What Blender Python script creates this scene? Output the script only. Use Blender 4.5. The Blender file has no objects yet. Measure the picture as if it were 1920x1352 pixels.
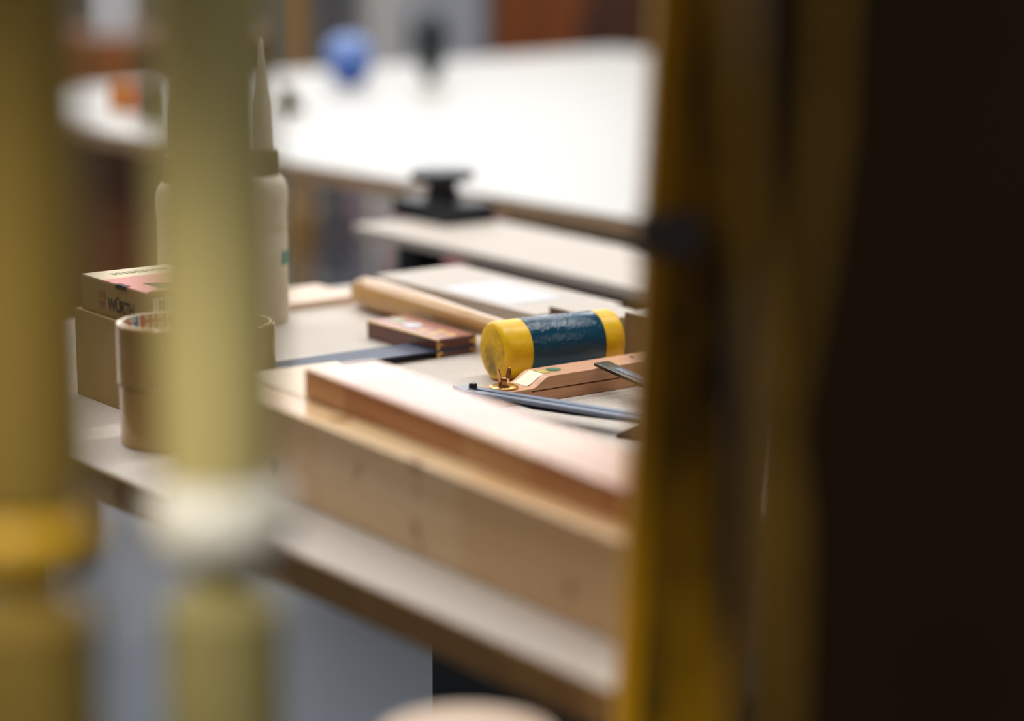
import bpy, bmesh, math, random
from mathutils import Vector, Matrix
random.seed(4)
S = bpy.context.scene
COL = S.collection
PI = math.pi

# ------------------------------------------------------------------ frame of the place
F = 4693.0                       # focal length in pixels of the 1920 px frame
PITCH = math.radians(11.75)
CAMH = 1.35
ZB = 0.87                        # height of the workbench top
cp, sp = math.cos(PITCH), math.sin(PITCH)


def ray(px, py):
    a = px - 960.0
    b = 676.0 - py
    return Vector((a, F * cp + b * sp, -F * sp + b * cp))


def at(px, py, z):
    d = ray(px, py)
    t = (z - CAMH) / d.z
    return Vector((d.x * t, d.y * t, z))


def atd(px, py, y):
    d = ray(px, py)
    t = y / d.y
    return Vector((d.x * t, y, CAMH + d.z * t))


ANG = math.radians(-53.9)        # direction of the workbench's long side
ORG = at(163, 867, ZB)
ca, sa = math.cos(ANG), math.sin(ANG)


def B(u, v, z=0.0):              # bench coordinates (along, across, above the top) to world
    return Vector((ORG.x + u * ca - v * sa, ORG.y + u * sa + v * ca, ZB + z))


# ------------------------------------------------------------------ materials
def srgb(r, g, b):
    f = lambda c: (c / 255 / 12.92) if c / 255 <= 0.04045 else ((c / 255 + 0.055) / 1.055) ** 2.4
    return (f(r), f(g), f(b), 1.0)


def new_mat(name):
    m = bpy.data.materials.new(name)
    m.use_nodes = True
    nt = m.node_tree
    p = nt.nodes['Principled BSDF']
    return m, nt, p


def plain(name, col, rough=0.5, metal=0.0, noise=0.0, nscale=40.0, bump=0.0, bscale=300.0, coat=0.0, spec=0.5):
    m, nt, p = new_mat(name)
    p.inputs['Base Color'].default_value = col
    p.inputs['Roughness'].default_value = rough
    p.inputs['Metallic'].default_value = metal
    p.inputs['Coat Weight'].default_value = coat
    p.inputs['Specular IOR Level'].default_value = spec
    tc = nt.nodes.new('ShaderNodeTexCoord')
    if noise:
        n = nt.nodes.new('ShaderNodeTexNoise')
        n.inputs['Scale'].default_value = nscale
        n.inputs['Detail'].default_value = 5
        nt.links.new(tc.outputs['Object'], n.inputs['Vector'])
        r = nt.nodes.new('ShaderNodeValToRGB')
        r.color_ramp.elements[0].position = 0.3
        r.color_ramp.elements[1].position = 0.7
        r.color_ramp.elements[0].color = tuple(c * (1 - noise) for c in col[:3]) + (1,)
        r.color_ramp.elements[1].color = tuple(min(1, c * (1 + noise)) for c in col[:3]) + (1,)
        nt.links.new(n.outputs['Fac'], r.inputs['Fac'])
        nt.links.new(r.outputs['Color'], p.inputs['Base Color'])
    if bump:
        n2 = nt.nodes.new('ShaderNodeTexNoise')
        n2.inputs['Scale'].default_value = bscale
        n2.inputs['Detail'].default_value = 3
        nt.links.new(tc.outputs['Object'], n2.inputs['Vector'])
        b = nt.nodes.new('ShaderNodeBump')
        b.inputs['Strength'].default_value = bump
        b.inputs['Distance'].default_value = 0.001
        nt.links.new(n2.outputs['Fac'], b.inputs['Height'])
        nt.links.new(b.outputs['Normal'], p.inputs['Normal'])
    return m


def wood(name, light, dark, axis=0, scale=60.0, rough=0.4, stave=0.0, stave_dark=None, contrast=1.0, knots=0.0):
    """long grained timber: noise stretched along one axis, optional finger jointed staves and knots"""
    m, nt, p = new_mat(name)
    p.inputs['Roughness'].default_value = rough
    tc = nt.nodes.new('ShaderNodeTexCoord')
    mp = nt.nodes.new('ShaderNodeMapping')
    sc = [scale, scale, scale]
    sc[axis] = scale * 0.06
    mp.inputs['Scale'].default_value = sc
    nt.links.new(tc.outputs['Object'], mp.inputs['Vector'])
    n = nt.nodes.new('ShaderNodeTexNoise')
    n.inputs['Scale'].default_value = 1.0
    n.inputs['Detail'].default_value = 6
    n.inputs['Roughness'].default_value = 0.65
    n.inputs['Distortion'].default_value = 0.6
    nt.links.new(mp.outputs['Vector'], n.inputs['Vector'])
    r = nt.nodes.new('ShaderNodeValToRGB')
    r.color_ramp.elements[0].position = 0.5 - 0.22 / contrast
    r.color_ramp.elements[1].position = 0.5 + 0.22 / contrast
    r.color_ramp.elements[0].color = dark
    r.color_ramp.elements[1].color = light
    nt.links.new(n.outputs['Fac'], r.inputs['Fac'])
    out = r.outputs['Color']
    if stave:
        sx = nt.nodes.new('ShaderNodeSeparateXYZ')
        nt.links.new(tc.outputs['Object'], sx.inputs['Vector'])
        dv = nt.nodes.new('ShaderNodeMath')
        dv.operation = 'DIVIDE'
        dv.inputs[1].default_value = stave
        nt.links.new(sx.outputs['XYZ'[axis]], dv.inputs[0])
        fl = nt.nodes.new('ShaderNodeMath')
        fl.operation = 'FLOOR'
        nt.links.new(dv.outputs[0], fl.inputs[0])
        wn = nt.nodes.new('ShaderNodeTexWhiteNoise')
        wn.noise_dimensions = '1D'
        nt.links.new(fl.outputs[0], wn.inputs['W'])
        mx = nt.nodes.new('ShaderNodeMix')
        mx.data_type = 'RGBA'
        mx.blend_type = 'MULTIPLY'
        ml = nt.nodes.new('ShaderNodeMath')
        ml.operation = 'MULTIPLY'
        ml.inputs[1].default_value = 0.75
        nt.links.new(wn.outputs['Value'], ml.inputs[0])
        nt.links.new(ml.outputs[0], mx.inputs['Factor'])
        nt.links.new(out, mx.inputs['A'])
        mx.inputs['B'].default_value = stave_dark or (0.72, 0.55, 0.42, 1)
        out = mx.outputs['Result']
    if knots:
        v = nt.nodes.new('ShaderNodeTexNoise')
        v.inputs['Scale'].default_value = knots
        v.inputs['Detail'].default_value = 1
        nt.links.new(tc.outputs['Object'], v.inputs['Vector'])
        kr = nt.nodes.new('ShaderNodeValToRGB')
        kr.color_ramp.elements[0].position = 0.66
        kr.color_ramp.elements[1].position = 0.74
        kr.color_ramp.elements[0].color = (1, 1, 1, 1)
        kr.color_ramp.elements[1].color = (0.5, 0.36, 0.25, 1)
        nt.links.new(v.outputs['Fac'], kr.inputs['Fac'])
        mk = nt.nodes.new('ShaderNodeMix')
        mk.data_type = 'RGBA'
        mk.blend_type = 'MULTIPLY'
        mk.inputs['Factor'].default_value = 1
        nt.links.new(out, mk.inputs['A'])
        nt.links.new(kr.outputs['Color'], mk.inputs['B'])
        out = mk.outputs['Result']
    nt.links.new(out, p.inputs['Base Color'])
    return m


def worn(name, base, wear, scale, lo, hi, rough=0.5, stretch=(1, 1, 1)):
    """paint or plastic with dirt / wear patches of their own shape"""
    m, nt, p = new_mat(name)
    p.inputs['Roughness'].default_value = rough
    tc = nt.nodes.new('ShaderNodeTexCoord')
    mp = nt.nodes.new('ShaderNodeMapping')
    mp.inputs['Scale'].default_value = stretch
    nt.links.new(tc.outputs['Object'], mp.inputs['Vector'])
    n = nt.nodes.new('ShaderNodeTexNoise')
    n.inputs['Scale'].default_value = scale
    n.inputs['Detail'].default_value = 5
    n.inputs['Roughness'].default_value = 0.6
    nt.links.new(mp.outputs['Vector'], n.inputs['Vector'])
    r = nt.nodes.new('ShaderNodeValToRGB')
    r.color_ramp.elements[0].position = lo
    r.color_ramp.elements[1].position = hi
    r.color_ramp.elements[0].color = base
    r.color_ramp.elements[1].color = wear
    nt.links.new(n.outputs['Fac'], r.inputs['Fac'])
    nt.links.new(r.outputs['Color'], p.inputs['Base Color'])
    return m


M = {}
M['mdf'] = plain('brown_mdf', srgb(200, 189, 178), 0.62, noise=0.10, nscale=260)
M['mdf_edge'] = plain('brown_mdf_edge', srgb(150, 112, 62), 0.7, noise=0.2, nscale=60)
M['mdf_dark'] = plain('dark_board', srgb(112, 84, 62), 0.7, noise=0.15, nscale=90)
M['beech_front'] = wood('pale_beech', srgb(240, 210, 166), srgb(226, 188, 138), 0, 70, 0.26, 0.19, (0.90, 0.76, 0.62, 1), knots=26)
M['beech_mid'] = wood('cream_beech', srgb(236, 214, 178), srgb(224, 196, 156), 0, 80, 0.36)
M['beech_red'] = wood('reddish_beech', srgb(216, 164, 110), srgb(190, 132, 80), 0, 70, 0.22, 0.085, (0.74, 0.46, 0.28, 1))
M['batten'] = wood('pale_batten', srgb(232, 206, 182), srgb(214, 186, 160), 1, 60, 0.45)
M['bevel_beech'] = wood('tool_beech', srgb(222, 168, 128), srgb(194, 136, 96), 1, 260, 0.4, contrast=0.8)
M['handle'] = wood('varnished_ash', srgb(208, 166, 108), srgb(176, 130, 76), 1, 110, 0.2)
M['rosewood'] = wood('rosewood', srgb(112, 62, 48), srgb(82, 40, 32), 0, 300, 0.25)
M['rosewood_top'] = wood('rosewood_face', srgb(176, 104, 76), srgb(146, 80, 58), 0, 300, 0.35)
M['brass'] = plain('brass', srgb(214, 170, 96), 0.25, 1.0, noise=0.15, nscale=200)
M['brass_dull'] = plain('dull_brass', srgb(206, 170, 110), 0.45, 0.7)
M['bronze'] = plain('bronzed_brass', srgb(196, 146, 100), 0.22, 1.0, noise=0.2, nscale=300)
M['blued'] = plain('blued_steel', srgb(34, 46, 72), 0.45, 0.35, noise=0.12, nscale=80)
M['steel'] = plain('grey_steel', srgb(112, 122, 140), 0.42, 0.7, noise=0.1, nscale=120)
M['steel_dark'] = plain('dark_steel', srgb(66, 62, 58), 0.3, 0.8)
M['black'] = plain('black_plastic', srgb(22, 24, 30), 0.45)
M['navy'] = plain('navy_steel', srgb(22, 20, 38), 0.85, 0.0, spec=0.1)
M['yellow_cap'] = worn('yellow_plastic', srgb(250, 202, 2), srgb(240, 186, 6), 60, 0.4, 0.6, 0.38)
M['yellow_face'] = worn('scuffed_yellow_plastic', srgb(232, 184, 10), srgb(112, 92, 36), 42, 0.46, 0.72, 0.5)
M['white_label'] = plain('white_paper', srgb(212, 215, 222), 0.6)
M['sticker_green'] = plain('green_sticker', srgb(60, 112, 72), 0.4)
M['sticker_pale'] = plain('pale_green_sticker', srgb(150, 176, 128), 0.4)
M['sticker_clear'] = plain('cream_sticker', srgb(230, 218, 176), 0.25)
M['sticker_yellow'] = plain('yellow_sticker', srgb(206, 190, 92), 0.35)
M['card'] = plain('cardboard', srgb(156, 122, 66), 0.8, noise=0.06, nscale=90)
M['card_lower'] = plain('smooth_cardboard', srgb(162, 130, 76), 0.75, noise=0.05, nscale=60)
M['card_red'] = plain('faded_red_print', srgb(206, 132, 122), 0.6)
M['card_pale'] = plain('pale_print', srgb(214, 196, 160), 0.6)
M['print_dark'] = plain('dark_print', srgb(56, 44, 26), 0.7)
M['print_brown'] = plain('brown_red_print', srgb(136, 84, 46), 0.7)
M['print_grey'] = plain('grey_green_print', srgb(150, 148, 116), 0.7)
M['print_orange'] = plain('orange_print', srgb(222, 120, 52), 0.6)
M['tape'] = plain('amber_tape', srgb(190, 150, 82), 0.22, noise=0.05, nscale=30, coat=0.3)
M['tape'].node_tree.nodes['Principled BSDF'].inputs['Subsurface Weight'].default_value = 0.15
M['tape'].node_tree.nodes['Principled BSDF'].inputs['Subsurface Radius'].default_value = (0.01, 0.006, 0.002)
M['core'] = plain('white_core', srgb(226, 214, 186), 0.6)
M['core_red'] = plain('red_core_print', srgb(206, 62, 34), 0.5)
M['core_blue'] = plain('blue_core_print', srgb(66, 128, 186), 0.5)
M['core_white'] = plain('white_core_print', srgb(240, 232, 216), 0.5)
M['bottle'] = plain('cream_plastic', srgb(236, 224, 200), 0.35)
M['bottle_cap'] = plain('olive_cap', srgb(124, 104, 58), 0.45)
M['teal'] = plain('teal_print', srgb(90, 160, 150), 0.5)
M['table'] = plain('white_laminate', srgb(190, 187, 182), 0.42, noise=0.02, nscale=12)
M['table_edge'] = plain('plywood_edge', srgb(178, 146, 112), 0.6, noise=0.12, nscale=30)
M['table_wood'] = wood('brown_panel', srgb(150, 92, 40), srgb(118, 66, 26), 2, 26, 0.5)
M['cab_orange'] = wood('orange_brown_door', srgb(140, 72, 16), srgb(112, 54, 10), 2, 20, 0.5)
M['cab_mid'] = plain('taupe_brown_door', srgb(122, 88, 66), 0.6)
M['cab_dark'] = wood('dark_brown_door', srgb(84, 44, 16), srgb(64, 32, 10), 2, 20, 0.5)
M['grey_light'] = plain('pale_grey_metal', srgb(196, 196, 200), 0.5)
M['grey_mid'] = plain('mid_grey_metal', srgb(158, 160, 170), 0.5)
M['grey_dark'] = plain('dark_grey_metal', srgb(96, 96, 102), 0.5)
M['grey_frame'] = plain('charcoal_metal', srgb(36, 40, 46), 0.5)
M['ochre'] = plain('ochre_paint', srgb(150, 110, 44), 0.6)
M['mauve'] = plain('dusty_mauve', srgb(150, 112, 118), 0.7)
M['pink'] = plain('dusty_pink', srgb(176, 108, 112), 0.7)
M['tan'] = plain('tan_card', srgb(176, 148, 112), 0.75)
M['blue'] = plain('blue_plastic', srgb(44, 92, 178), 0.3)
M['blue_pale'] = plain('pale_blue_plastic', srgb(112, 140, 200), 0.35)
M['teal_black'] = plain('black_green_plastic', srgb(20, 36, 38), 0.4)
M['orange_box'] = plain('orange_card', srgb(190, 112, 16), 0.6)
M['red_box'] = plain('red_card', srgb(190, 70, 36), 0.6)
M['olive'] = plain('olive_metal', srgb(84, 78, 54), 0.5)
M['floor'] = plain('grey_floor', srgb(74, 82, 94), 0.42, noise=0.10, nscale=2.5)
M['wall'] = plain('grey_wall', srgb(140, 134, 126), 0.8)
M['ceiling'] = plain('grey_ceiling', srgb(140, 136, 130), 0.8)
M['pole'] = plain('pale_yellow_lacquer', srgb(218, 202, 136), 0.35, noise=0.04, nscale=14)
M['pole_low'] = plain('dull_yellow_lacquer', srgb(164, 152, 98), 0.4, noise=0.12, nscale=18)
M['pole_ochre'] = plain('amber_lacquer', srgb(150, 124, 58), 0.35, noise=0.05, nscale=14)
M['ferrule'] = plain('bright_ferrule', srgb(250, 246, 232), 0.2)
M['ferrule_yellow'] = plain('yellow_ferrule', srgb(226, 178, 50), 0.3)
M['post'] = worn('worn_shaded_yellow_paint', srgb(170, 126, 0), srgb(48, 36, 8), 13, 0.42, 0.58, 0.45, (1, 1, 0.4))  # dark patches are wear, and also paint in the front face's shade
M['post_edge_lit'] = worn('lit_yellow_paint', srgb(232, 172, 0), srgb(206, 150, 0), 9, 0.4, 0.7, 0.45)  # brighter yellow puts the side light into the edge colour
M['dark_panel'] = plain('dark_brown_panel', srgb(74, 52, 26), 0.55, noise=0.25, nscale=5, spec=0.25)
M['streak'] = plain('ochre_reflection', srgb(200, 150, 46), 0.7, noise=0.2, nscale=60)  # ochre of the modelled reflections on the dark panel

m, nt, p = new_mat('sky_pane')
p.inputs['Base Color'].default_value = (0.8, 0.85, 0.9, 1)
p.inputs['Emission Color'].default_value = (0.93, 0.96, 1.0, 1)
p.inputs['Emission Strength'].default_value = 7.0
M['sky_pane'] = m

# hammer-finish blue enamel: bump from a fine cell pattern
m, nt, p = new_mat('blue_hammer_enamel')
p.inputs['Base Color'].default_value = srgb(22, 70, 94)
p.inputs['Roughness'].default_value = 0.1
p.inputs['Coat Weight'].default_value = 0.0
tc = nt.nodes.new('ShaderNodeTexCoord')
nz = nt.nodes.new('ShaderNodeTexNoise')
nz.inputs['Scale'].default_value = 700
nz.inputs['Detail'].default_value = 0.5
nt.links.new(tc.outputs['Object'], nz.inputs['Vector'])
bp = nt.nodes.new('ShaderNodeBump')
bp.inputs['Strength'].default_value = 0.9
bp.inputs['Distance'].default_value = 0.0005
nt.links.new(nz.outputs['Fac'], bp.inputs['Height'])
nt.links.new(bp.outputs['Normal'], p.inputs['Normal'])
nt.links.new(bp.outputs['Normal'], p.inputs['Coat Normal'])
M['enamel'] = m


# ------------------------------------------------------------------ mesh helpers
def BM():
    return bmesh.new()


def box(bm, x0, x1, y0, y1, z0, z1, bev=0.0, mat=None):
    r = bmesh.ops.create_cube(bm, size=1.0)
    vs = r['verts']
    bmesh.ops.scale(bm, vec=(x1 - x0, y1 - y0, z1 - z0), verts=vs)
    bmesh.ops.translate(bm, vec=((x0 + x1) / 2, (y0 + y1) / 2, (z0 + z1) / 2), verts=vs)
    if bev:
        es = list({e for v in vs for e in v.link_edges})
        rr = bmesh.ops.bevel(bm, geom=es, offset=bev, segments=2, profile=0.5, affect='EDGES')
        vs = list({v for f in rr['faces'] for v in f.verts} | {v for v in vs if v.is_valid})
    if mat is not None:
        bmesh.ops.transform(bm, matrix=mat, verts=[v for v in vs if v.is_valid])
    return vs


def lathe(bm, prof, seg=40, axis='Z', cx=0, cy=0, closed=False):
    rings = []
    for r, h in prof:
        ring = []
        for i in range(seg):
            a = 2 * PI * i / seg
            if axis == 'Z':
                c = (cx + r * math.cos(a), cy + r * math.sin(a), h)
            elif axis == 'X':
                c = (h, cx + r * math.cos(a), cy + r * math.sin(a))
            else:
                c = (cx + r * math.sin(a), h, cy + r * math.cos(a))
            ring.append(bm.verts.new(c))
        rings.append(ring)
    n = len(rings)
    for k in range(n if closed else n - 1):
        a, b = rings[k], rings[(k + 1) % n]
        for i in range(seg):
            bm.faces.new((a[i], a[(i + 1) % seg], b[(i + 1) % seg], b[i]))
    if not closed:
        bm.faces.new(rings[0])
        bm.faces.new(rings[-1])


def loft(bm, st):
    """st: list of closed loops of equal length"""
    L = [[bm.verts.new(p) for p in loop] for loop in st]
    for a, b in zip(L[:-1], L[1:]):
        n = len(a)
        for i in range(n):
            bm.faces.new((a[i], a[(i + 1) % n], b[(i + 1) % n], b[i]))
    bm.faces.new(L[0])
    bm.faces.new(L[-1])


def prism(bm, outline, z0, z1):
    a = [bm.verts.new((x, y, z0)) for x, y in outline]
    b = [bm.verts.new((x, y, z1)) for x, y in outline]
    n = len(outline)
    for i in range(n):
        bm.faces.new((a[i], a[(i + 1) % n], b[(i + 1) % n], b[i]))
    bm.faces.new(a)
    bm.faces.new(b)


def tube(bm, pts, rad, seg=12, flat=1.0):
    pts = [Vector(q) for q in pts]
    loops = []
    for i, q in enumerate(pts):
        t = (pts[min(i + 1, len(pts) - 1)] - pts[max(i - 1, 0)]).normalized()
        ref = Vector((0, 1, 0)) if abs(t.y) < 0.9 else Vector((1, 0, 0))
        s = t.cross(ref).normalized()
        w = t.cross(s).normalized()
        r = rad[i] if isinstance(rad, (list, tuple)) else rad
        loops.append([q + s * r * math.cos(2 * PI * k / seg) + w * r * flat * math.sin(2 * PI * k / seg) for k in range(seg)])
    loft(bm, loops)


def obj(name, bm, mat, parent=None, smooth=False, bev=0.0, loc=None, rotz=0.0):
    bmesh.ops.remove_doubles(bm, verts=bm.verts, dist=1e-6)
    bmesh.ops.recalc_face_normals(bm, faces=bm.faces)
    me = bpy.data.meshes.new(name)
    bm.to_mesh(me)
    bm.free()
    o = bpy.data.objects.new(name, me)
    COL.objects.link(o)
    me.materials.append(M[mat])
    if smooth:
        for f in me.polygons:
            f.use_smooth = True
        me.set_sharp_from_angle(angle=math.radians(40))
    if bev:
        b = o.modifiers.new('bevel', 'BEVEL')
        b.width = bev
        b.segments = 3
        b.limit_method = 'ANGLE'
    if parent:
        o.parent = parent
    if loc is not None:
        o.location = loc
        o.rotation_euler = (0, 0, rotz)
    return o


def tag(o, label, cat, group=None):
    o['label'] = label
    o['category'] = cat
    if group:
        o['group'] = group
    return o


def thing(name, label, cat, loc, rotz=0.0, group=None):
    o = bpy.data.objects.new(name, None)
    COL.objects.link(o)
    o.location = loc
    o.rotation_euler = (0, 0, rotz)
    o.empty_display_size = 0.05
    return tag(o, label, cat, group)


def struct(name, bm, mat):
    o = obj(name, bm, mat)
    o['kind'] = 'structure'
    return o


def text_verts(txt, size, thick=0.0, space=1.0, italic=0.0):
    c = bpy.data.curves.new('lettering', 'FONT')
    c.body = txt
    c.size = size
    c.offset = thick
    c.space_character = space
    c.shear = italic
    c.resolution_u = 3
    c.align_x = 'LEFT'
    o = bpy.data.objects.new('lettering', c)
    COL.objects.link(o)
    dg = bpy.context.evaluated_depsgraph_get()
    me = bpy.data.meshes.new_from_object(o.evaluated_get(dg))
    bpy.data.objects.remove(o)
    bpy.data.curves.remove(c)
    bm = BM()
    bm.from_mesh(me)
    bpy.data.meshes.remove(me)
    return bm


# ------------------------------------------------------------------ room
bm = BM(); box(bm, -6, 6, -2, 11, -0.1, 0); struct('floor', bm, 'floor')
bm = BM(); box(bm, -6, 6, 11, 11.1, 0, 3.4); struct('wall_back', bm, 'wall')
bm = BM(); box(bm, -6.1, -6, -2, 11, 0, 3.4); struct('wall_left', bm, 'wall')
bm = BM(); box(bm, -6, 6, -2, 11, 3.4, 3.5); struct('ceiling', bm, 'ceiling')

# ------------------------------------------------------------------ workbench
wb = thing('workbench', 'brown fibreboard workbench carrying the mallet, boards, tape and boxes', 'workbench', B(0, 0, 0) - Vector((0, 0, ZB)), ANG)
bm = BM(); box(bm, -0.56, 0.665, 0, 0.70, ZB - 0.0265, ZB, 0.0015); obj('worktop', bm, 'mdf', wb)
bm = BM(); box(bm, -0.56, 0.665, -0.0015, 0.0005, ZB - 0.0265, ZB - 0.0012)
o = obj('edge_strip', bm, 'mdf_edge', wb); o['label'] = 'yellowish brown front edge of the worktop'
for u, v in ((-0.46, 0.10), (-0.38, 0.61), (0.57, 0.10), (0.57, 0.61)):
    bm = BM(); box(bm, u, u + 0.05, v, v + 0.05, 0, ZB - 0.0265); obj('leg', bm, 'black', wb)
for v, u in ((0.10, -0.41), (0.625, -0.33)):
    bm = BM(); box(bm, u, 0.57, v, v + 0.03, ZB - 0.075, ZB - 0.0265); obj('rail', bm, 'grey_frame', wb)

bm = BM(); box(bm, 0.02, 0.50, 0.32, 0.62, 0.0, ZB - 0.0268); cb = obj('shade_box', bm, 'grey_frame', wb); cb['label'] = 'charcoal box added for the dark shade under the worktop'  # dark box standing in for the shade under the bench
bm = BM(); box(bm, 0.03, 0.49, 0.306, 0.32, 0.10, ZB - 0.06, 0.002); obj('door', bm, 'grey_frame', cb)

bm = BM(); box(bm, -0.545, -0.460, 0.30, 0.55, 0, 0.008, 0.001)
tag(obj('batten', bm, 'batten', loc=B(0, 0, 0), rotz=ANG), 'flat pale wooden batten lying along the far end of the workbench', 'batten')

# ------------------------------------------------------------------ the three boards
PA = ANG - math.radians(2.4)
PL = B(0.045, 0.0775, 0)


def board(label, mat, x0, x1, y0, y1, z0, z1, bev, turn=0.0):
    bm = BM(); box(bm, x0, x1, y0, y1, 0, z1 - z0)
    o = obj('wooden_board', bm, mat, bev=bev, loc=PL + Vector((0, 0, z0)), rotz=PA + math.radians(turn))
    tag(o, label, 'board')


board('thick pale beech board nearest the bench edge, showing its tall knotty front face', 'beech_front', 0, 0.625, 0.0, 0.034, 0, 0.066, 0.0022)
board('cream wooden board lying flat between the knotty board and the rosewood square', 'beech_mid', 0.0, 0.615, 0.0365, 0.124, 0, 0.0655, 0.0012)
board('reddish finger-jointed board lying on top of the cream board', 'beech_red', 0.106, 0.625, 0.0375, 0.0995, 0.0660, 0.0888, 0.0018, -1.6)

# ------------------------------------------------------------------ mallet
HC = at(1037, 645, 0.0275 + ZB)
MA = math.radians(30)
ml = thing('mallet', 'mallet with blue enamel head, yellow plastic caps and a wooden handle', 'mallet', (HC.x, HC.y, ZB), MA)
R = 0.0272


def cap_prof(s):
    pr = []
    for k in range(7):
        a = PI / 2 * k / 6
        pr.append((R - 0.006 + 0.006 * math.sin(a), s * (0.064 - 0.006 + 0.006 * math.cos(a))))
    return [(0.0135, s * 0.0648)] + pr + [(R, s * (0.0365 if s < 0 else 0.0415))]


bm = BM(); lathe(bm, [(R - 0.0006, -0.0362), (R + 0.0002, -0.0352), (R + 0.0002, 0.0402), (R - 0.0006, 0.0412)], 72, 'X', 0, R)
obj('head', bm, 'enamel', ml, True)
for s in (-1, 1):
    bm = BM(); lathe(bm, cap_prof(s), 72, 'X', 0, R)
    c = obj('face_cap', bm, 'yellow_cap', ml, True)
    bm = BM(); lathe(bm, [(0.003, s * 0.0651), (0.0175, s * 0.0647), (0.0215, s * 0.0643), (0.0222, s * 0.0638), (0.0222, s * 0.060)], 64, 'X', 0, R)
    f = obj('striking_face', bm, 'yellow_face', c, True)
    f['label'] = 'scuffed dirty round striking face'
# handle runs from the head away from the camera, drooping until its butt rests on the bench
hp = []
for t, r in [(0.0, 0.0085), (0.03, 0.0095), (0.08, 0.0100), (0.13, 0.0108), (0.18, 0.0124), (0.24, 0.0142), (0.29, 0.0156), (0.33, 0.0165),
             (0.362, 0.0168), (0.380, 0.0160), (0.390, 0.0136), (0.395, 0.0095), (0.3965, 0.003)]:
    hp.append((t, r))
bm = BM()
loops = []
for t, r in hp:
    zc = R + (0.0167 - R) * min(1, t / 0.36)
    loops.append([(r * math.sin(2 * PI * k / 28), t, zc + r * math.cos(2 * PI * k / 28)) for k in range(28)])
loft(bm, loops)
obj('handle', bm, 'handle', ml, True)
bm = BM(); lathe(bm, [(0.0190, 0.014), (0.0180, 0.032), (0.0160, 0.040), (0.0120, 0.0435), (0.0098, 0.038)], 32, 'Y', 0, R - 0.0008)
o = obj('handle_socket', bm, 'enamel', ml, True)
o['label'] = 'blue enamel socket around the handle'

# ------------------------------------------------------------------ try square (rosewood stock, blued blade)
ts = thing('try_square', 'rosewood try square with brass edging and a blued steel blade', 'try square', B(-0.232, 0.474, 0), ANG)
bm = BM(); box(bm, -0.061, 0.061, -0.0225, 0.0225, 0, 0.0175, 0.0006); obj('stock', bm, 'rosewood', ts)
bm = BM(); box(bm, -0.0595, 0.0595, -0.0205, 0.0215, 0.0172, 0.0179); obj('stock_face', bm, 'rosewood_top', ts)
bm = BM(); box(bm, -0.061, 0.0612, -0.0228, -0.0205, 0.0165, 0.0179)
obj('edge_strip', bm, 'brass_dull', ts)
for y in (-0.0222, 0.0207):
    bm = BM(); box(bm, 0.0600, 0.0616, y - 0.0006, y + 0.0021, 0, 0.0176)
    for z in (0.0035, 0.0115):
        sgn = 1 if y < 0 else -1
        box(bm, 0.0606, 0.0616, min(y, y + sgn * 0.006), max(y, y + sgn * 0.006), z, z + 0.0020)
    obj('brass_inlay', bm, 'brass', ts)
for x, y in ((0.016, -0.008), (0.030, 0.004), (0.035, -0.009), (0.047, 0.003)):
    bm = BM(); lathe(bm, [(0.0055, 0.0176), (0.0055, 0.0182), (0.0045, 0.0184)], 24, 'Z', x, y)
    obj('rivet', bm, 'brass_dull', ts, True)
bm = BM(); lathe(bm, [(0.0075, 0.0178), (0.0075, 0.0181)], 28, 'Z', -0.043, 0.002)
o = obj('sticker', bm, 'sticker_pale', ts); o['label'] = 'round pale green sticker'
bm = BM(); prism(bm, [(-0.026, -0.006), (-0.005, -0.010), (-0.004, 0.003), (-0.013, 0.010), (-0.024, 0.003)], 0.0178, 0.0182)  # white patch paints the sparkle of light on the stock
o = obj('sticker', bm, 'white_label', ts); o['label'] = 'small white patch for the sparkle on the wood'
bm = BM(); box(bm, 0.016, 0.0625, -0.21, 0.0222, 0.0055, 0.0078, 0.0003); obj('blade', bm, 'blued', ts)

# ------------------------------------------------------------------ sliding bevel stock in beech with wing nut
sb = thing('angle_gauge', 'beech angle gauge with a brass wing nut in front of the mallet', 'angle gauge', B(0.020, 0.395, 0), ANG)


def width(v):
    r = 0.0172
    if v < -0.012:
        d = -0.012 - v
        return max(0.0015, math.sqrt(max(0, r * r - d * d)))
    return r


def top(v):
    if v < 0.014:
        return 0.0130
    t = min(1, (v - 0.014) / 0.020)
    t = t * t * (3 - 2 * t)
    return 0.0130 + 0.0090 * t


bm = BM()
vs = [-0.0291, -0.0286, -0.0275, -0.026, -0.023, -0.019, -0.015, -0.012, 0.008, 0.014, 0.017, 0.020, 0.023, 0.026, 0.029, 0.032, 0.034, 0.10, 0.185]
loft(bm, [[(-width(v), v, 0), (width(v), v, 0), (width(v), v, 0.0098), (-width(v), v, 0.0098)] for v in vs])
loft(bm, [[(-width(v), v, 0.0108), (width(v), v, 0.0108), (width(v), v, top(v)), (-width(v), v, top(v))] for v in vs])
loft(bm, [[(-width(v), v, 0.0096), (width(v), v, 0.0096), (width(v), v, 0.0110), (-width(v), v, 0.0110)] for v in vs[:10]])
obj('stock', bm, 'bevel_beech', sb, bev=0.0007)
bm = BM(); lathe(bm, [(0.0122, 0.0130), (0.0128, 0.0136), (0.0128, 0.0145), (0.011, 0.0152), (0.005, 0.0154)], 40, 'Z', 0, -0.004); obj('washer', bm, 'brass', sb, True)
wn = thing('wing_nut', '', '', (0, 0, 0))
COL.objects.unlink(wn); bpy.data.objects.remove(wn)
bm = BM(); lathe(bm, [(0.0048, 0.0153), (0.0048, 0.0200), (0.0042, 0.0222), (0.0026, 0.0226)], 6, 'Z', 0, -0.004)
wn = obj('wing_nut', bm, 'bronze', sb)
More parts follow.
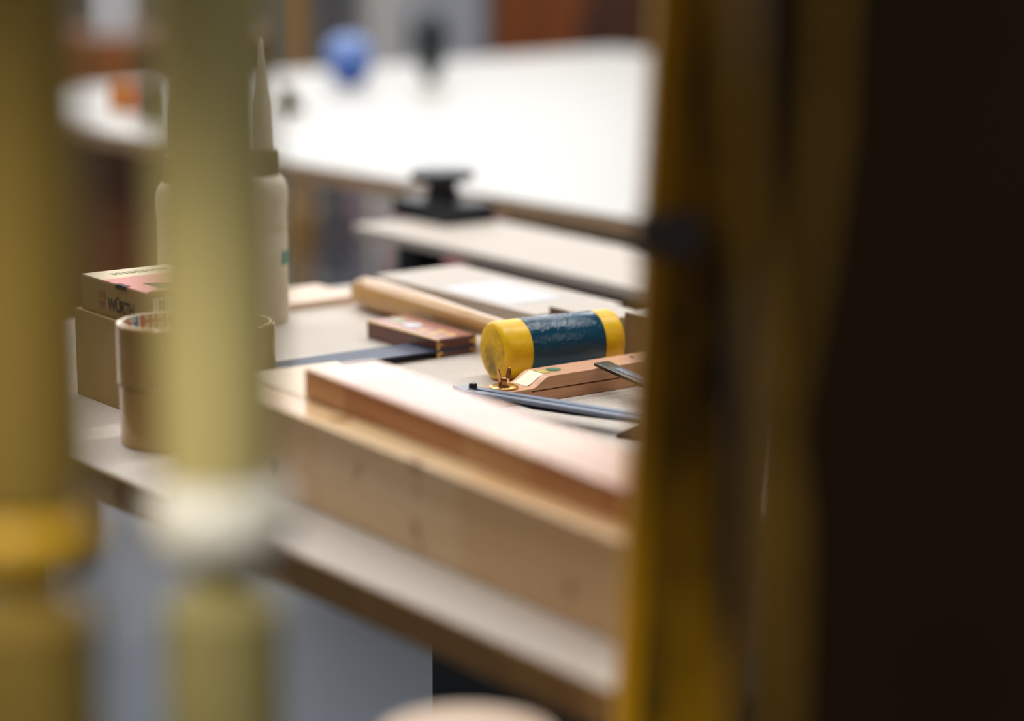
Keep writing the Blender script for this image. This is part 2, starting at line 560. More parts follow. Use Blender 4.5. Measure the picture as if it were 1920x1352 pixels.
for s in (-1, 1):
    bm = BM()
    out = []
    for k in range(21):
        a = 2 * PI * k / 20
        out.append((0.0030 * math.cos(a), 0.0062 * math.sin(a)))
    # a leaf-shaped thin wing leaning outwards
    loops = []
    for th in (-0.0007, 0.0007):
        loops.append([(th * 0.5 + 0.0024 * math.cos(2 * PI * k / 20), -0.004 + s * (0.0038 + 0.0022 * (math.sin(2 * PI * k / 20) * 0.5 + 0.5)) + (th if s > 0 else -th),
                       0.0232 + 0.0072 * math.sin(2 * PI * k / 20)) for k in range(20)])
    loft(bm, loops)
    obj('wing', bm, 'bronze', wn, True)
Z0 = 0.0222
bm = BM(); prism(bm, [(-0.009, 0.0345), (0.006, 0.0345), (0.006, 0.043), (-0.009, 0.043)], Z0 - 0.0004, Z0 + 0.0002)
o = obj('sticker', bm, 'sticker_yellow', sb); o['label'] = 'small yellow sticker'
bm = BM(); lathe(bm, [(0.0068, Z0 - 0.0004), (0.0068, Z0 + 0.0003)], 28, 'Z', -0.002, 0.0515)
o = obj('sticker', bm, 'sticker_green', sb); o['label'] = 'round green sticker'
bm = BM()
for v0, v1 in ((0.015, 0.021), (0.021, 0.027), (0.027, 0.033)):
    a = [bm.verts.new((x, v0, top(v0) + 0.0004)) for x in (-0.012, 0.008)]
    b = [bm.verts.new((x, v1, top(v1) + 0.0004)) for x in (-0.012, 0.008)]
    bm.faces.new((a[0], a[1], b[1], b[0]))
o = obj('sticker', bm, 'sticker_clear', sb); o['label'] = 'glossy cream sticker on the sloping shoulder'
bm = BM(); lathe(bm, [(0.0026, Z0 - 0.0004), (0.0022, Z0 + 0.0006)], 16, 'Z', -0.004, 0.142)
obj('rivet', bm, 'steel', sb, True)

# slotted steel blade lying in front of the bevel
p0 = B(0.012, 0.3535, 0); p1 = B(0.196, 0.411, 0)
d = (p1 - p0); L = d.length; az = math.atan2(d.y, d.x)
bl = thing('slotted_blade', 'long slotted steel blade with a black end pin, lying before the wing nut', 'blade', (p0.x, p0.y, ZB), az)
bm = BM()
W = 0.010
for y0, y1 in ((-W, -0.0018), (0.0018, W)):
    box(bm, 0.008, L + 0.02, y0, y1, 0.0136, 0.0170, 0.0003)
prism(bm, [(-0.012, 0.001), (0.010, -W), (0.010, W)], 0.0136, 0.0170)
obj('blade', bm, 'steel', bl)
bm = BM(); lathe(bm, [(0.0036, 0.0), (0.0036, 0.0205), (0.0028, 0.0215)], 20, 'Z', 0.009, 0.002)
o = obj('pin', bm, 'black', bl, True); o['label'] = 'black round pin'
bm = BM()
loft(bm, [[(x, -W * 0.8, 0.0137 - h), (x, W * 0.8, 0.0137 - h), (x, W * 0.8, 0.0137), (x, -W * 0.8, 0.0137)] for x, h in ((0.05, 0.001), (0.08, 0.004), (0.12, 0.0035), (L, 0.001))])
obj('blade_shade', bm, 'navy', bl)  # dark wedge added as the shadow beneath the blade
bm = BM(); lathe(bm, [(0.0036, 0.0), (0.0036, 0.0190), (0.0028, 0.0200)], 20, 'Z', L + 0.012, 0.0)
o = obj('pin', bm, 'black', bl, True); o['label'] = 'black round pin'

# steel rule end resting on the bevel stock
q0 = B(0.046, 0.487, 0.0226); q1 = B(0.215, 0.487, 0.0040)
d = q1 - q0
ru = thing('steel_bar', 'short dark steel bar resting across the right part of the beech stock', 'bar', q0, 0)
ru.rotation_euler = (0, -math.asin(d.z / d.length), math.atan2(d.y, d.x))
bm = BM(); box(bm, -0.012, 0.150, -0.0085, 0.0085, 0, 0.0034, 0.0012); obj('bar', bm, 'steel_dark', ru, True)
bm = BM(); box(bm, 0.012, 0.05, -0.0030, 0.0030, 0.0030, 0.0037); obj('slot', bm, 'steel', ru)
q = [at(1156, 821, ZB), at(1225, 790, ZB), at(1225, 832, ZB)]
bm = BM(); prism(bm, [(a.x - q[0].x, a.y - q[0].y) for a in q], 0, 0.003)
tag(obj('cutting_gauge', bm, 'navy', loc=(q[0].x, q[0].y, ZB)), 'dark navy steel tool tip poking out behind the yellow post', 'tool')

# ------------------------------------------------------------------ panels behind the mallet
pn = thing('packing_panel', 'flat light brown board with a white paper label behind the mallet handle', 'panel', B(-0.455, 0.567, 0), ANG)
bm = BM(); box(bm, 0, 0.285, 0, 0.108, 0, 0.029, 0.001); obj('panel', bm, 'mdf', pn)
bm = BM(); box(bm, 0.108, 0.225, 0.012, 0.080, 0.0288, 0.0294); o = obj('paper_label', bm, 'white_label', pn)
o['label'] = 'blank white paper label'
bk = thing('offcut_block', 'light brown board offcut directly behind the blue mallet head', 'offcut', B(-0.157, 0.574, 0), ANG)
bm = BM(); box(bm, 0, 0.085, 0, 0.055, 0, 0.039, 0.0008); obj('block', bm, 'mdf', bk)
bm = BM(); box(bm, 0, 0.085, -0.0006, 0.0004, 0.001, 0.0382); obj('shaded_face', bm, 'mdf_dark', bk)  # darker front paints the shade on the side facing the camera
bk = thing('offcut_block', 'taller brown offcut beside the yellow post, right of the mallet', 'offcut', B(-0.066, 0.595, 0), ANG)
bm = BM(); box(bm, 0, 0.16, 0, 0.065, 0, 0.045, 0.0008); obj('block', bm, 'mdf', bk)
bm = BM(); box(bm, 0, 0.16, -0.0006, 0.0004, 0.001, 0.0442); obj('shaded_face', bm, 'mdf_dark', bk)  # shade of the front side painted as a darker face

# ------------------------------------------------------------------ adhesive tape rolls
TR, TI, TH = 0.0420, 0.0368, 0.0500


def tape_roll(label, loc, printed, rz=0.0):
    t = thing('tape_roll', label, 'tape', loc, rz, 'rolls of packing tape')
    bm = BM()
    lathe(bm, [(TI + 0.0022, 0.0008), (TR - 0.0008, 0.0004), (TR, 0.0012), (TR, TH - 0.0012), (TR - 0.0008, TH - 0.0004), (TI + 0.0022, TH - 0.0008)], 96, closed=True)
    obj('film', bm, 'tape', t, True)
    bm = BM()
    lathe(bm, [(TI, 0.0), (TI + 0.0022, 0.0), (TI + 0.0022, TH), (TI, TH)], 96, closed=True)
    c = obj('core', bm, 'core', t, True)
    if printed:
        def patch(a0, a1, z0, z1, mat, name, rr):
            bm = BM()
            n = max(2, int(abs(a1 - a0) / 4))
            for i in range(n):
                q = []
                for a, z in ((a0 + (a1 - a0) * i / n, z0), (a0 + (a1 - a0) * (i + 1) / n, z0), (a0 + (a1 - a0) * (i + 1) / n, z1), (a0 + (a1 - a0) * i / n, z1)):
                    a = math.radians(a)
                    q.append(bm.verts.new((rr * math.sin(a), rr * math.cos(a), z)))
                bm.faces.new(q)
            return obj(name, bm, mat, c, True)
        z0, z1 = 0.001, TH - 0.0006
        patch(-88, -63, z0, z1, 'core_red', 'print_band', TI - 0.0002)
        patch(-60, -50, z0, z1, 'core_blue', 'print_band', TI - 0.0002)
        patch(-63, -60, z0, z1, 'core_white', 'print_band', TI - 0.0002)
        patch(-50, -47, z0, z1, 'core_white', 'print_band', TI - 0.0002)
        patch(-47, 60, z0, z1, 'core_red', 'print_band', TI - 0.0002)

        def word(a0, zb, size):
            tb = text_verts('tesa', size, size * 0.018, 1.15, 0.15)
            mxx = max(v.co.x for v in tb.verts)
            for v in tb.verts:
                a = math.radians(a0) + (mxx - v.co.x) / TI      # printed upside down on the inside
                z = min(TH - 0.0008, zb - v.co.y)
                v.co = Vector(((TI - 0.0005) * math.sin(a), (TI - 0.0005) * math.cos(a), z))
            obj('lettering', tb, 'core_white', c)
        for a0 in (-88, -41, 16):
            for zb in (TH + 0.0012, TH - 0.0078, TH - 0.0168):
                word(a0, zb, 0.0118)
    return t


TC = B(0, 0, 0); tcx, tcy = -0.2775, 1.985
tape_roll('lower amber packing tape roll of the stack of two', (tcx + 0.0012, tcy, ZB), False)
tape_roll('upper amber packing tape roll with red and blue printed core, on top of another roll', (tcx, tcy, ZB + TH), True)
tape_roll('single amber packing tape roll behind the pale yellow pole, before the glue bottle', (-0.259, 2.243, ZB), False)

# ------------------------------------------------------------------ cardboard boxes
lb = thing('carton', 'plain tall brown carton standing under the printed box', 'carton', B(-0.232, 0.107, 0), ANG)
bm = BM(); box(bm, 0, 0.128, 0, 0.093, 0, 0.0775, 0.0008); obj('carton_body', bm, 'card_lower', lb)
ub = thing('printed_box', 'printed cardboard box with faded red lid, on the plain carton', 'box', B(-0.224, 0.1105, 0.0777), ANG)
bw, bd, bh = 0.120, 0.087, 0.030
bm = BM(); box(bm, 0, bw, 0, bd, 0, bh, 0.0006); obj('box_body', bm, 'card', ub)
bm = BM(); prism(bm, [(0.040, 0.0005), (bw - 0.001, 0.0005), (bw - 0.014, 0.020), (bw - 0.045, 0.020), (bw - 0.030, 0.046), (bw - 0.030, bd - 0.001), (0.040, bd - 0.001)], bh, bh + 0.0008)
ld = obj('lid_flap', bm, 'card_red', ub); ld['label'] = 'faded red lid flap'
bm = BM(); box(bm, 0.001, 0.040, 0.0005, bd - 0.001, bh, bh + 0.0008); l2 = obj('lid_band', bm, 'card_pale', ub); l2['label'] = 'pale band across the lid'
bm = BM()
xs = 0.020
for k in range(10):
    w = random.choice((0.003, 0.004, 0.0045))
    box(bm, 0.016, 0.025, xs, xs + w, bh + 0.0007, bh + 0.0011)
    xs += w + 0.0022
obj('faint_print', bm, 'print_grey', l2)
bm = BM(); prism(bm, [(bw - 0.046, 0.0195), (bw - 0.014, 0.0195), (bw - 0.001, 0.003), (bw - 0.001, 0.046), (bw - 0.031, 0.046)], bh - 0.0001, bh + 0.0003)
obj('flap_gap', bm, 'print_dark', ub)
bm = BM(); prism(bm, [(bw - 0.012, 0.022), (bw - 0.0005, 0.002), (bw - 0.0005, bd - 0.02), (bw - 0.012, bd - 0.03)], bh + 0.0003, bh + 0.0012)
obj('side_flap', bm, 'card', ub)
bm = BM(); box(bm, 0.066, 0.085, -0.0006, 0.0045, bh - 0.0022, bh + 0.0012); obj('tuck_slot', bm, 'print_dark', ub)
# lettering on the long front face
tb = text_verts('WÜRTH', 0.0150, 0.00038, 0.92)
mx = max(v.co.x for v in tb.verts); sxl = 0.047 / mx
for v in tb.verts:
    v.co = Vector((0.051 + v.co.x * sxl, -0.0003, 0.0068 + v.co.y))
o = obj('lettering', tb, 'print_dark', ub)
bm = BM()
box(bm, 0.033, 0.046, -0.0003, 0.0002, 0.0150, 0.0215)
prism_pts = [(0.033, 0.0128), (0.046, 0.0128), (0.0435, 0.0065), (0.0355, 0.0065)]
a = [bm.verts.new((x, -0.0003, z)) for x, z in prism_pts]; bm.faces.new(a)
obj('printed_mark', bm, 'print_brown', ub)
bm = BM(); box(bm, bw - 0.0002, bw + 0.0003, 0.006, 0.058, 0.012, 0.0255, 0.0); lbx = obj('barcode_label', bm, 'white_label', ub)
bm = BM()
y = 0.012
for k in range(16):
    w = random.choice((0.0006, 0.001, 0.0015))
    box(bm, bw + 0.0002, bw + 0.0005, y, y + w, 0.0145, 0.0235)
    y += w + random.choice((0.0007, 0.0011))
obj('bars', bm, 'print_dark', lbx)
bm = BM()
lathe(bm, [(0.0026, bw - 0.0002), (0.0026, bw + 0.0004)], 20, 'X', 0.0115, 0.007)
obj('printed_dot', bm, 'print_orange', ub)

# ------------------------------------------------------------------ glue bottles


def glue_bottle(label, loc):
    t = thing('glue_bottle', label, 'bottle', loc, 0, 'white glue bottles at the bench end')
    bm = BM()
    lathe(bm, [(0.020, 0.0), (0.0235, 0.0015), (0.0245, 0.005), (0.0245, 0.092), (0.0240, 0.0935), (0.0240, 0.0950), (0.0246, 0.0965), (0.0240, 0.106), (0.0243, 0.114), (0.0253, 0.124),
               (0.0256, 0.132), (0.0248, 0.139), (0.0225, 0.145), (0.0180, 0.1495), (0.0130, 0.151)], 56)
    obj('body', bm, 'bottle', t, True)
    bm = BM(); lathe(bm, [(0.0170, 0.150), (0.0172, 0.152), (0.0160, 0.174), (0.0150, 0.176), (0.009, 0.1765)], 48)
    obj('collar', bm, 'bottle_cap', t, True)
    bm = BM(); lathe(bm, [(0.0112, 0.176), (0.0108, 0.190), (0.0098, 0.222), (0.0070, 0.236), (0.0045, 0.262), (0.0026, 0.284), (0.0014, 0.286)], 36)
    obj('nozzle', bm, 'bottle', t, True)
    bm = BM()
    for z0, z1 in ((0.060, 0.074),):
        lathe(bm, [(0.02455, z0), (0.02470, z0 + 0.0005), (0.02470, z1 - 0.0005), (0.02455, z1)], 56, closed=False)
    # keep only a strip on the right-hand side of the bottle
    bmesh.ops.delete(bm, geom=[v for v in bm.verts if not (v.co.x > 0.018)], context='VERTS')
    obj('label_print', bm, 'teal', t, True)
    return t


glue_bottle('cream glue bottle with pointed nozzle right beside the pale yellow pole', B(-0.4295, 0.415, 0))
glue_bottle('glue bottle almost wholly hidden behind the pale yellow pole', B(-0.4300, 0.3255, 0))

# ------------------------------------------------------------------ narrow bench behind, with black clamp
nb = thing('plank_bench', 'narrow plank bench with brown beam, standing behind the workbench', 'bench', B(0, 0, 0) - Vector((0, 0, ZB)), ANG)
bm = BM(); box(bm, -0.925, 0.25, 0.838, 1.010, ZB - 0.012, ZB, 0.001); obj('plank', bm, 'mdf', nb)
bm = BM(); box(bm, -0.68, 0.25, 0.845, 0.975, ZB - 0.11, ZB - 0.012); obj('beam', bm, 'mdf_dark', nb)
for u, zt in ((-0.67, ZB - 0.11), (0.15, ZB - 0.11)):
    bm = BM(); box(bm, u, u + 0.042, 0.875, 0.915, 0, zt); obj('leg', bm, 'black', nb)
bm = BM(); box(bm, -0.875, -0.833, 0.872, 0.915, ZB - 0.085, ZB - 0.012); obj('bracket', bm, 'black', nb)
ck = thing('bench_clamp', 'black clamp with square pad and disc knob on the plank bench', 'clamp', B(-0.905, 0.963, 0), ANG)
bm = BM(); box(bm, -0.062, 0.062, -0.038, 0.040, 0.0, 0.024, 0.002); obj('pad', bm, 'black', ck)
bm = BM(); lathe(bm, [(0.026, 0.0235), (0.022, 0.030), (0.0190, 0.040), (0.0195, 0.047), (0.025, 0.051)], 32); obj('neck', bm, 'black', ck, True)
bm = BM()
out = []
for k in range(60):
    a = 2 * PI * k / 60
    r = 0.0390 + 0.0026 * math.cos(6 * a)
    out.append((r * math.cos(a), r * math.sin(a)))
prism(bm, out, 0.050, 0.063); obj('knob', bm, 'black', ck, bev=0.003)

# ------------------------------------------------------------------ far table
ft = thing('assembly_table', 'large white-topped table across the back of the workshop', 'table', B(-1.53, 1.107, 0) - Vector((0, 0, ZB)), ANG + math.radians(4))
bm = BM(); box(bm, -1.24, 1.25, 0, 1.80, ZB - 0.026, ZB, 0.002); obj('tabletop', bm, 'table', ft)
bm = BM(); box(bm, -1.24, 1.25, -0.002, 0.0005, ZB - 0.0262, ZB - 0.002); obj('edge_strip', bm, 'table_edge', ft)
for u, v in ((-1.1, 0.14), (1.05, 0.14), (-1.1, 1.62), (1.05, 1.62)):
    bm = BM(); box(bm, u, u + 0.09, v, v + 0.09, 0, ZB - 0.026); obj('leg', bm, 'grey_frame', ft)
bm = BM(); box(bm, -0.92, -0.42, 0.09, 0.13, 0.42, ZB - 0.028); o = obj('side_panel', bm, 'table_wood', ft); o['label'] = 'brown wooden panel under the tabletop'
bm = BM(); box(bm, 0.11, 0.51, 0.34, 0.64, ZB - 0.15, ZB - 0.026); o = obj('dark_box', bm, 'grey_frame', ft); o['label'] = 'dark box under the tabletop'  # plain dark box hung below the tabletop

# things on the far table
P = at(656, 160, ZB)
t = thing('plastic_ball', 'round blue plastic ball with a paler top on the far table', 'ball', P)
bm = BM(); lathe(bm, [(0.012, 0.0), (0.026, 0.004), (0.040, 0.022), (0.046, 0.042), (0.048, 0.056)], 40); obj('lower_half', bm, 'blue', t, True)
bm = BM()
lathe(bm, [(0.048, 0.056), (0.046, 0.072), (0.039, 0.086), (0.026, 0.096), (0.010, 0.100)], 40); o = obj('upper_half', bm, 'blue_pale', t, True); o['label'] = 'paler upper half'
P = at(808, 152, ZB)
t = thing('upright_grip', 'slim black upright handle standing on the far table', 'handle', P)
bm = BM(); lathe(bm, [(0.010, 0.0), (0.018, 0.010), (0.029, 0.040), (0.036, 0.078), (0.034, 0.112), (0.022, 0.134), (0.006, 0.142)], 32); obj('grip', bm, 'teal_black', t, True)
bm = BM(); lathe(bm, [(0.013, 0.0), (0.013, 0.004), (0.008, 0.006)], 24); obj('foot', bm, 'teal_black', t, True)
P = at(248, 207, ZB)
t = thing('small_parcel', 'small orange box with a red end on the left of the far table', 'box', P, ANG + 0.5)
bm = BM(); box(bm, -0.035, 0.028, -0.03, 0.03, 0, 0.045, 0.001); obj('box_body', bm, 'orange_box', t)
bm = BM(); box(bm, 0.028, 0.034, -0.031, 0.031, 0, 0.046); obj('box_end', bm, 'red_box', t)
P = at(300, 222, ZB)
bm = BM(); lathe(bm, [(0.022, 0), (0.024, 0.004), (0.024, 0.055), (0.018, 0.062), (0.010, 0.064)], 28)
tag(obj('canister', bm, 'olive', smooth=True, loc=P), 'dark olive canister beside the small orange box', 'canister')
P = at(538, 210, ZB)
t = thing('block_plane', 'small dark olive tool right of the glue bottle nozzle on the far table', 'tool', P, ANG)
bm = BM(); box(bm, -0.035, 0.035, -0.018, 0.018, 0, 0.018, 0.003); obj('sole', bm, 'olive', t)
bm = BM(); loft(bm, [[(-0.02, -0.012, 0.016), (0.022, -0.012, 0.016), (0.022, 0.012, 0.016), (-0.02, 0.012, 0.016)], [(-0.004, -0.008, 0.045), (0.004, -0.008, 0.045), (0.004, 0.008, 0.045), (-0.004, 0.008, 0.045)]])
obj('wedge', bm, 'olive', t)

# ------------------------------------------------------------------ background furniture


def px_box(name, label, cat, x0, x1, ytop, y, depth, mat, extra=None, zbase=0.0):
    a = atd(x0, ytop, y); b = atd(x1, ytop, y)
    t = thing(name, label, cat, ((a.x + b.x) / 2, y, zbase))
    w = (b.x - a.x) / 2
    h = a.z - zbase
    bm = BM(); box(bm, -w, w, 0, depth, 0, h, 0.004); obj('body', bm, mat, t)
    if extra:
        extra(t, w, h)
    return t


def doors(ml_, mr_, split):
    def f(t, w, h):
        xs = -w + 2 * w * split
        bm = BM(); box(bm, -w + 0.006, xs - 0.003, -0.016, 0, 0.05, h - 0.02, 0.002); d1 = obj('door', bm, ml_, t)
        bm = BM(); box(bm, xs + 0.003, w - 0.006, -0.016, 0, 0.05, h - 0.02, 0.002); d2 = obj('door', bm, mr_, t)
        bm = BM(); box(bm, xs - 0.03, xs - 0.015, -0.03, -0.015, h * 0.4, h * 0.55); obj('handle', bm, 'grey_frame', d1)
        bm = BM(); box(bm, xs + 0.015, xs + 0.03, -0.03, -0.015, h * 0.4, h * 0.55); obj('handle', bm, 'grey_frame', d2)
    return f


px_box('metal_cabinet', 'pale grey metal cabinet with two doors behind the far table', 'cabinet', 672, 908, -420, 7.6, 0.4, 'grey_mid', doors('grey_light', 'grey_mid', 0.48))
px_box('storage_cabinet', 'brown wooden cabinet right of the grey metal cabinet', 'cabinet', 918, 1330, -420, 7.7, 0.4, 'cab_mid', doors('cab_orange', 'cab_dark', 0.46))
px_box('wooden_cabinet', 'brown wooden cabinet at the far left behind the poles', 'cabinet', 60, 470, 70, 7.4, 0.4, 'table_wood', doors('table_wood', 'cab_dark', 0.5))
a = atd(210, 70, 7.4)
bm = BM(); box(bm, -0.09, 0.09, 0, 0.2, 0, 0.22, 0.004)
tag(obj('storage_tub', bm, 'grey_light', loc=(a.x, 7.45, a.z)), 'pale grey tub standing on the far left wooden cabinet', 'tub')
a = atd(556, 140, 7.2)
bm = BM(); box(bm, -0.028, 0.028, -0.028, 0.028, 0, 2.2)
tag(obj('timber_post', bm, 'ochre', loc=(a.x, 7.2, 0)), 'slim ochre post standing behind the glue bottle nozzle', 'post')
a = atd(622, 100, 7.25)
t = thing('drill_column', 'dark grey round machine column left of the grey cabinet', 'machine', (a.x, 7.3, 0))
bm = BM(); lathe(bm, [(0.12, 0), (0.12, 0.06), (0.05, 0.08), (0.045, 0.82), (0.06, 0.9), (0.06, 1.4), (0.04, 1.45)], 28); obj('column', bm, 'grey_dark', t, True)
bm = BM(); box(bm, -0.08, 0.08, -0.09, 0.05, 1.1, 1.4, 0.02); obj('motor_head', bm, 'grey_dark', t)
a = atd(720, 0, 7.35)
bm = BM()
pts = []
for k in range(14):
    tt = k / 13
    q = atd(708 + 26 * tt * tt, 108 - 190 * tt, 7.35)
    pts.append((q.x - a.x, 0, q.z))
q0 = pts[0]
pts = [(q0[0] - 0.0, 0, 0.0), (q0[0], 0, q0[2] * 0.5)] + pts
tube(bm, pts, 0.012, 10)
tag(obj('hose', bm, 'core_white', smooth=True, loc=(a.x, 7.35, 0)), 'curved white hose rising in front of the grey cabinet', 'hose')
px_box('storage_crate', 'dusty mauve crate on the floor under the far table', 'crate', 592, 700, 388, 8.3, 0.3, 'mauve', None)
px_box('storage_crate', 'dusty pink crate on the floor seen beneath the plank bench', 'crate', 742, 1200, 440, 7.2, 0.3, 'pink', None)
px_box('floor_carton', 'tan carton on the floor beside the mauve crate', 'carton', 520, 590, 395, 8.2, 0.3, 'tan', None)

# round-topped wooden post in front of the workbench
st = thing('wooden_post', 'pale round-topped wooden post standing at the front edge of the workbench', 'post', (-0.026, 1.345, 0), ANG)
bm = BM(); lathe(bm, [(0.022, 0.826), (0.050, 0.828), (0.054, 0.834), (0.054, 0.848), (0.050, 0.854), (0.03, 0.856)], 48); obj('top', bm, 'batten', st, True)
bm = BM(); lathe(bm, [(0.024, 0.02), (0.020, 0.40), (0.024, 0.828)], 24); obj('shaft', bm, 'batten', st, True)
bm = BM(); lathe(bm, [(0.042, 0), (0.042, 0.015), (0.03, 0.022)], 32); obj('base', bm, 'batten', st, True)

# ------------------------------------------------------------------ foreground: poles, post, dark panel


def pole(name, label, px, y, r, ykt, ykb, hi, knob, low, knob_r, rz=0.0):
    a = atd(px, ykt, y); b = atd(px, ykb, y)
    t = thing(name, label, 'pole', (a.x, y, 0), rz, 'upright poles close to the camera')
    zt, zb = a.z, b.z
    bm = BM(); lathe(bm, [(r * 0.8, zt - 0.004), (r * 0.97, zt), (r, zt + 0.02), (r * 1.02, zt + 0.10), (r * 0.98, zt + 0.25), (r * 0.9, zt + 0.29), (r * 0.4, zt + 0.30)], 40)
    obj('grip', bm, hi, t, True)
    bm = BM()
    pr = []
    h = (zt - zb)
    for k in range(13):
        a_ = PI * k / 12
        pr.append((max(0.004, knob_r * (math.sin(a_) ** 0.6)), zb + h * 0.5 - h * 0.5 * math.cos(a_)))
    lathe(bm, pr, 40); obj('ferrule', bm, knob, t, True)
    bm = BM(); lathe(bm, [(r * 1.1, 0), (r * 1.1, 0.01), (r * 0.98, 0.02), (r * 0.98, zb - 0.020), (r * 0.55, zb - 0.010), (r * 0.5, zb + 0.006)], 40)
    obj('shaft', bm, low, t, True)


pole('clamp_pole', 'pale yellow pole with a white ferrule, standing just before the tape rolls', 411, 1.08, 0.0275, 880, 1055, 'pole', 'ferrule', 'pole_low', 0.0345)
pole('clamp_pole', 'ochre pole with a yellow ferrule, at the left picture edge', 36, 1.02, 0.0320, 935, 1060, 'pole_ochre', 'ferrule_yellow', 'pole_ochre', 0.0345)

D = 1.335
a = atd(1218, 200, D); b = atd(1164, 1200, D)
px_ = t = thing('steel_post', 'worn yellow painted steel post to the right of the mallet', 'post', (b.x - (a.x - b.x) / (a.z - b.z) * 0.12, D, 0))
sl = (a.x - b.x) / (a.z - b.z)
z0 = b.z
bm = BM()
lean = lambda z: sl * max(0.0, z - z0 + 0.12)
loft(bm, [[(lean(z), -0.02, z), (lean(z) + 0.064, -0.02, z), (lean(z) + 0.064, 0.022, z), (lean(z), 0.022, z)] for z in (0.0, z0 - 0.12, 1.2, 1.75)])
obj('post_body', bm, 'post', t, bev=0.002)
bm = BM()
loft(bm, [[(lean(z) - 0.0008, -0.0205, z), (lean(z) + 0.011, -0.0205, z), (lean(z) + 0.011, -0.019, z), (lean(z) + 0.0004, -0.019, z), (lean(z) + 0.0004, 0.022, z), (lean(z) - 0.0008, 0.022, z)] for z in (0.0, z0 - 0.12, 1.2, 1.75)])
o = obj('lit_edge', bm, 'post_edge_lit', t); o['label'] = 'left edge coloured brighter for the light on it'
bm = BM(); zb_ = atd(1290, 430, D).z; box(bm, 0.010, 0.045, -0.0225, -0.0195, zb_ - 0.012, zb_ + 0.012, 0.001); o = obj('bracket', bm, 'grey_dark', t); o['label'] = 'grey bracket plate'

a = atd(1400, 676, 0.95)
dp = thing('cupboard_side', 'very dark brown panel filling the right side, close to the camera', 'panel', (a.x, 0.95, 0))
bm = BM(); box(bm, 0, 0.55, 0, 0.03, 0, 2.1, 0.002); obj('panel', bm, 'dark_panel', dp)
bm = BM(); box(bm, 0.02, 0.55, -0.003, 0.0, 0.2, 0.9, 0.001); obj('lower_field', bm, 'dark_panel', dp)

st_ = thing('reflection_streaks', 'thin ochre streaks shaped for reflections on the dark brown panel', 'streak', (a.x, 0.9475, 0))  # thin shapes stand in for reflections off a scratched surface


def P2(px, py):
    q = atd(px, py, 0.9475)
    return (q.x - a.x, 0.0, q.z)


bm = BM(); tube(bm, [P2(1560, -60), P2(1545, 250), P2(1512, 500), P2(1470, 720), P2(1446, 820)], 0.004, 8, 0.4); obj('strand', bm, 'streak', st_, True)
bm = BM(); tube(bm, [P2(1375, -60), P2(1395, 300), P2(1418, 560), P2(1440, 820)], 0.004, 8, 0.4); obj('strand', bm, 'streak', st_, True)
bm = BM(); tube(bm, [P2(1443, 800), P2(1448, 1000), P2(1452, 1250), P2(1456, 1450)], [0.006, 0.010, 0.008, 0.006], 8, 0.3); obj('tail', bm, 'streak', st_, True)

# ------------------------------------------------------------------ lamps of the room, and an added one for the poles


def area(name, loc, rot, sx, sy, power, col=(1, 1, 1)):
    l = bpy.data.lights.new(name, 'AREA')
    l.shape = 'RECTANGLE'; l.size = sx; l.size_y = sy; l.energy = power; l.color = col
    o = bpy.data.objects.new(name, l); COL.objects.link(o)
    o.location = loc; o.rotation_euler = rot
    return o


TA = math.radians(36)
for k, (dd, pw) in enumerate(((-3.3, 40), (0.0, 76), (1.5, 46), (3.0, 90), (5.2, 90))):
    lx, ly = 0.55 - 0.588 * dd, 2.62 + 0.809 * dd
    lt = thing('ceiling_light', 'long ceiling tube light of the workshop', 'ceiling light', (lx, ly, 3.40), TA, 'ceiling tube lights')
    bm = BM(); box(bm, -2.4, 2.4, -0.09, 0.09, -0.06, 0, 0.004); obj('housing', bm, 'grey_light', lt)
    area('tube_lamp', (lx, ly, 3.33), (0, 0, TA), 4.6, 0.07, pw * 1.08, (1.0, 0.985, 0.96))
area('side_daylight', (-5.6, 2.4, 1.9), (0, math.radians(-90), 0), 1.6, 3.0, 10, (0.93, 0.97, 1.0))
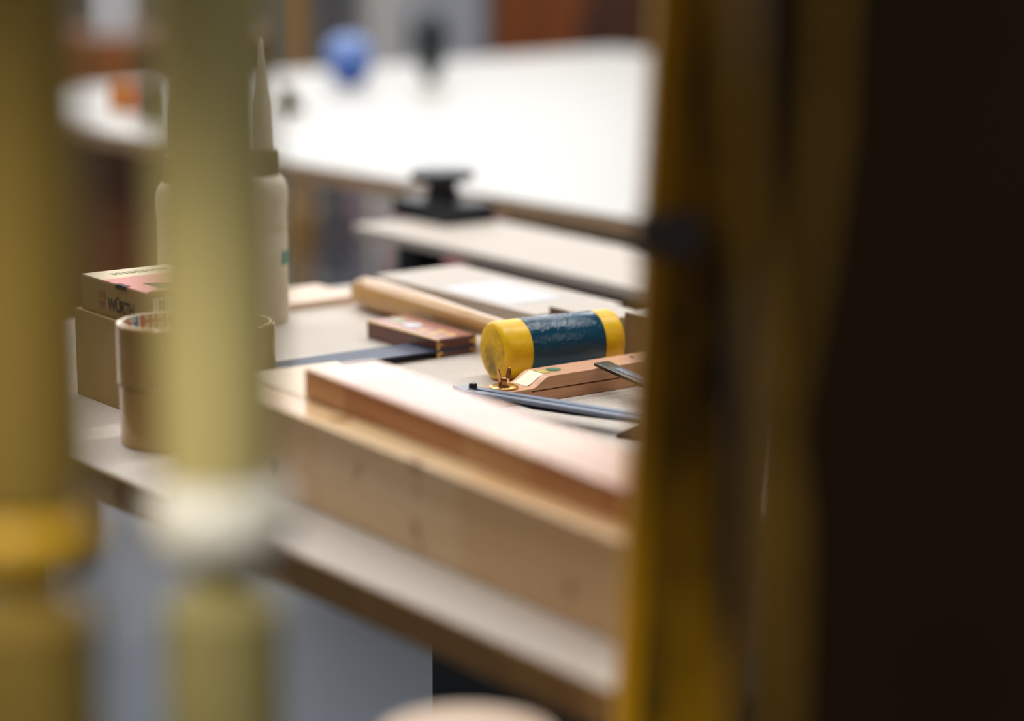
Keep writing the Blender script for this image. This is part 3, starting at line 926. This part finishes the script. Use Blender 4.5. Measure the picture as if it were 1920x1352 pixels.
# clerestory windows in the back wall
for k, x in enumerate((-3.4, -0.6, 2.2)):
    bm = BM(); box(bm, x - 1.2, x + 1.2, 10.93, 11.0, 1.95, 3.25, 0.0)
    wf = struct('window_%d' % (k + 1), bm, 'grey_light')
    bm = BM(); box(bm, x - 1.12, x + 1.12, 10.915, 10.935, 2.03, 3.17, 0.0)
    obj('pane', bm, 'sky_pane', wf)
    bm = BM(); box(bm, x - 0.02, x + 0.02, 10.90, 10.93, 2.03, 3.17); obj('mullion', bm, 'grey_light', wf)
# unseen lamp added to brighten the poles, left of the camera
wl = thing('pole_fill_lamp', 'unseen lamp on a stand, added to brighten the poles', 'lamp', (-0.45, 0.30, 0))
bm = BM(); lathe(bm, [(0.16, 0), (0.16, 0.02), (0.02, 0.03), (0.012, 1.84)], 24); obj('stand', bm, 'black', wl, True)
bm = BM(); lathe(bm, [(0.02, 1.84), (0.05, 1.835), (0.08, 1.79), (0.078, 1.788), (0.045, 1.83)], 32, 'Z', 0, 0.05); obj('lamp_shade', bm, 'black', wl, True)
l = bpy.data.lights.new('pole_fill_spot', 'SPOT'); l.energy = 40; l.color = (1.0, 0.95, 0.84)
l.spot_size = math.radians(22); l.spot_blend = 1.0; l.shadow_soft_size = 0.05
o = bpy.data.objects.new('pole_fill_spot', l); COL.objects.link(o)
o.location = (-0.45, 0.35, 1.75)
o.rotation_euler = (Vector((-0.115, 1.05, 1.01)) - o.location).to_track_quat('-Z', 'Y').to_euler()

w = bpy.data.worlds.new('world'); S.world = w
w.use_nodes = True
w.node_tree.nodes['Background'].inputs['Color'].default_value = (1.0, 0.95, 0.88, 1)
w.node_tree.nodes['Background'].inputs['Strength'].default_value = 0.06

# ------------------------------------------------------------------ camera
cd = bpy.data.cameras.new('camera')
cam = bpy.data.objects.new('camera', cd); COL.objects.link(cam)
cam.location = (0, 0, CAMH)
cam.rotation_euler = (PI / 2 - PITCH, 0, 0)
cd.sensor_width = 36
cd.lens = F * 36 / 1920
cd.clip_start = 0.02
cd.dof.use_dof = True
cd.dof.focus_distance = 2.19
cd.dof.aperture_fstop = 1.8
S.camera = cam

S.view_settings.view_transform = 'Standard'
S.view_settings.look = 'None'
S.view_settings.exposure = -0.25
S.view_settings.gamma = 1
S.view_settings.use_curve_mapping = False
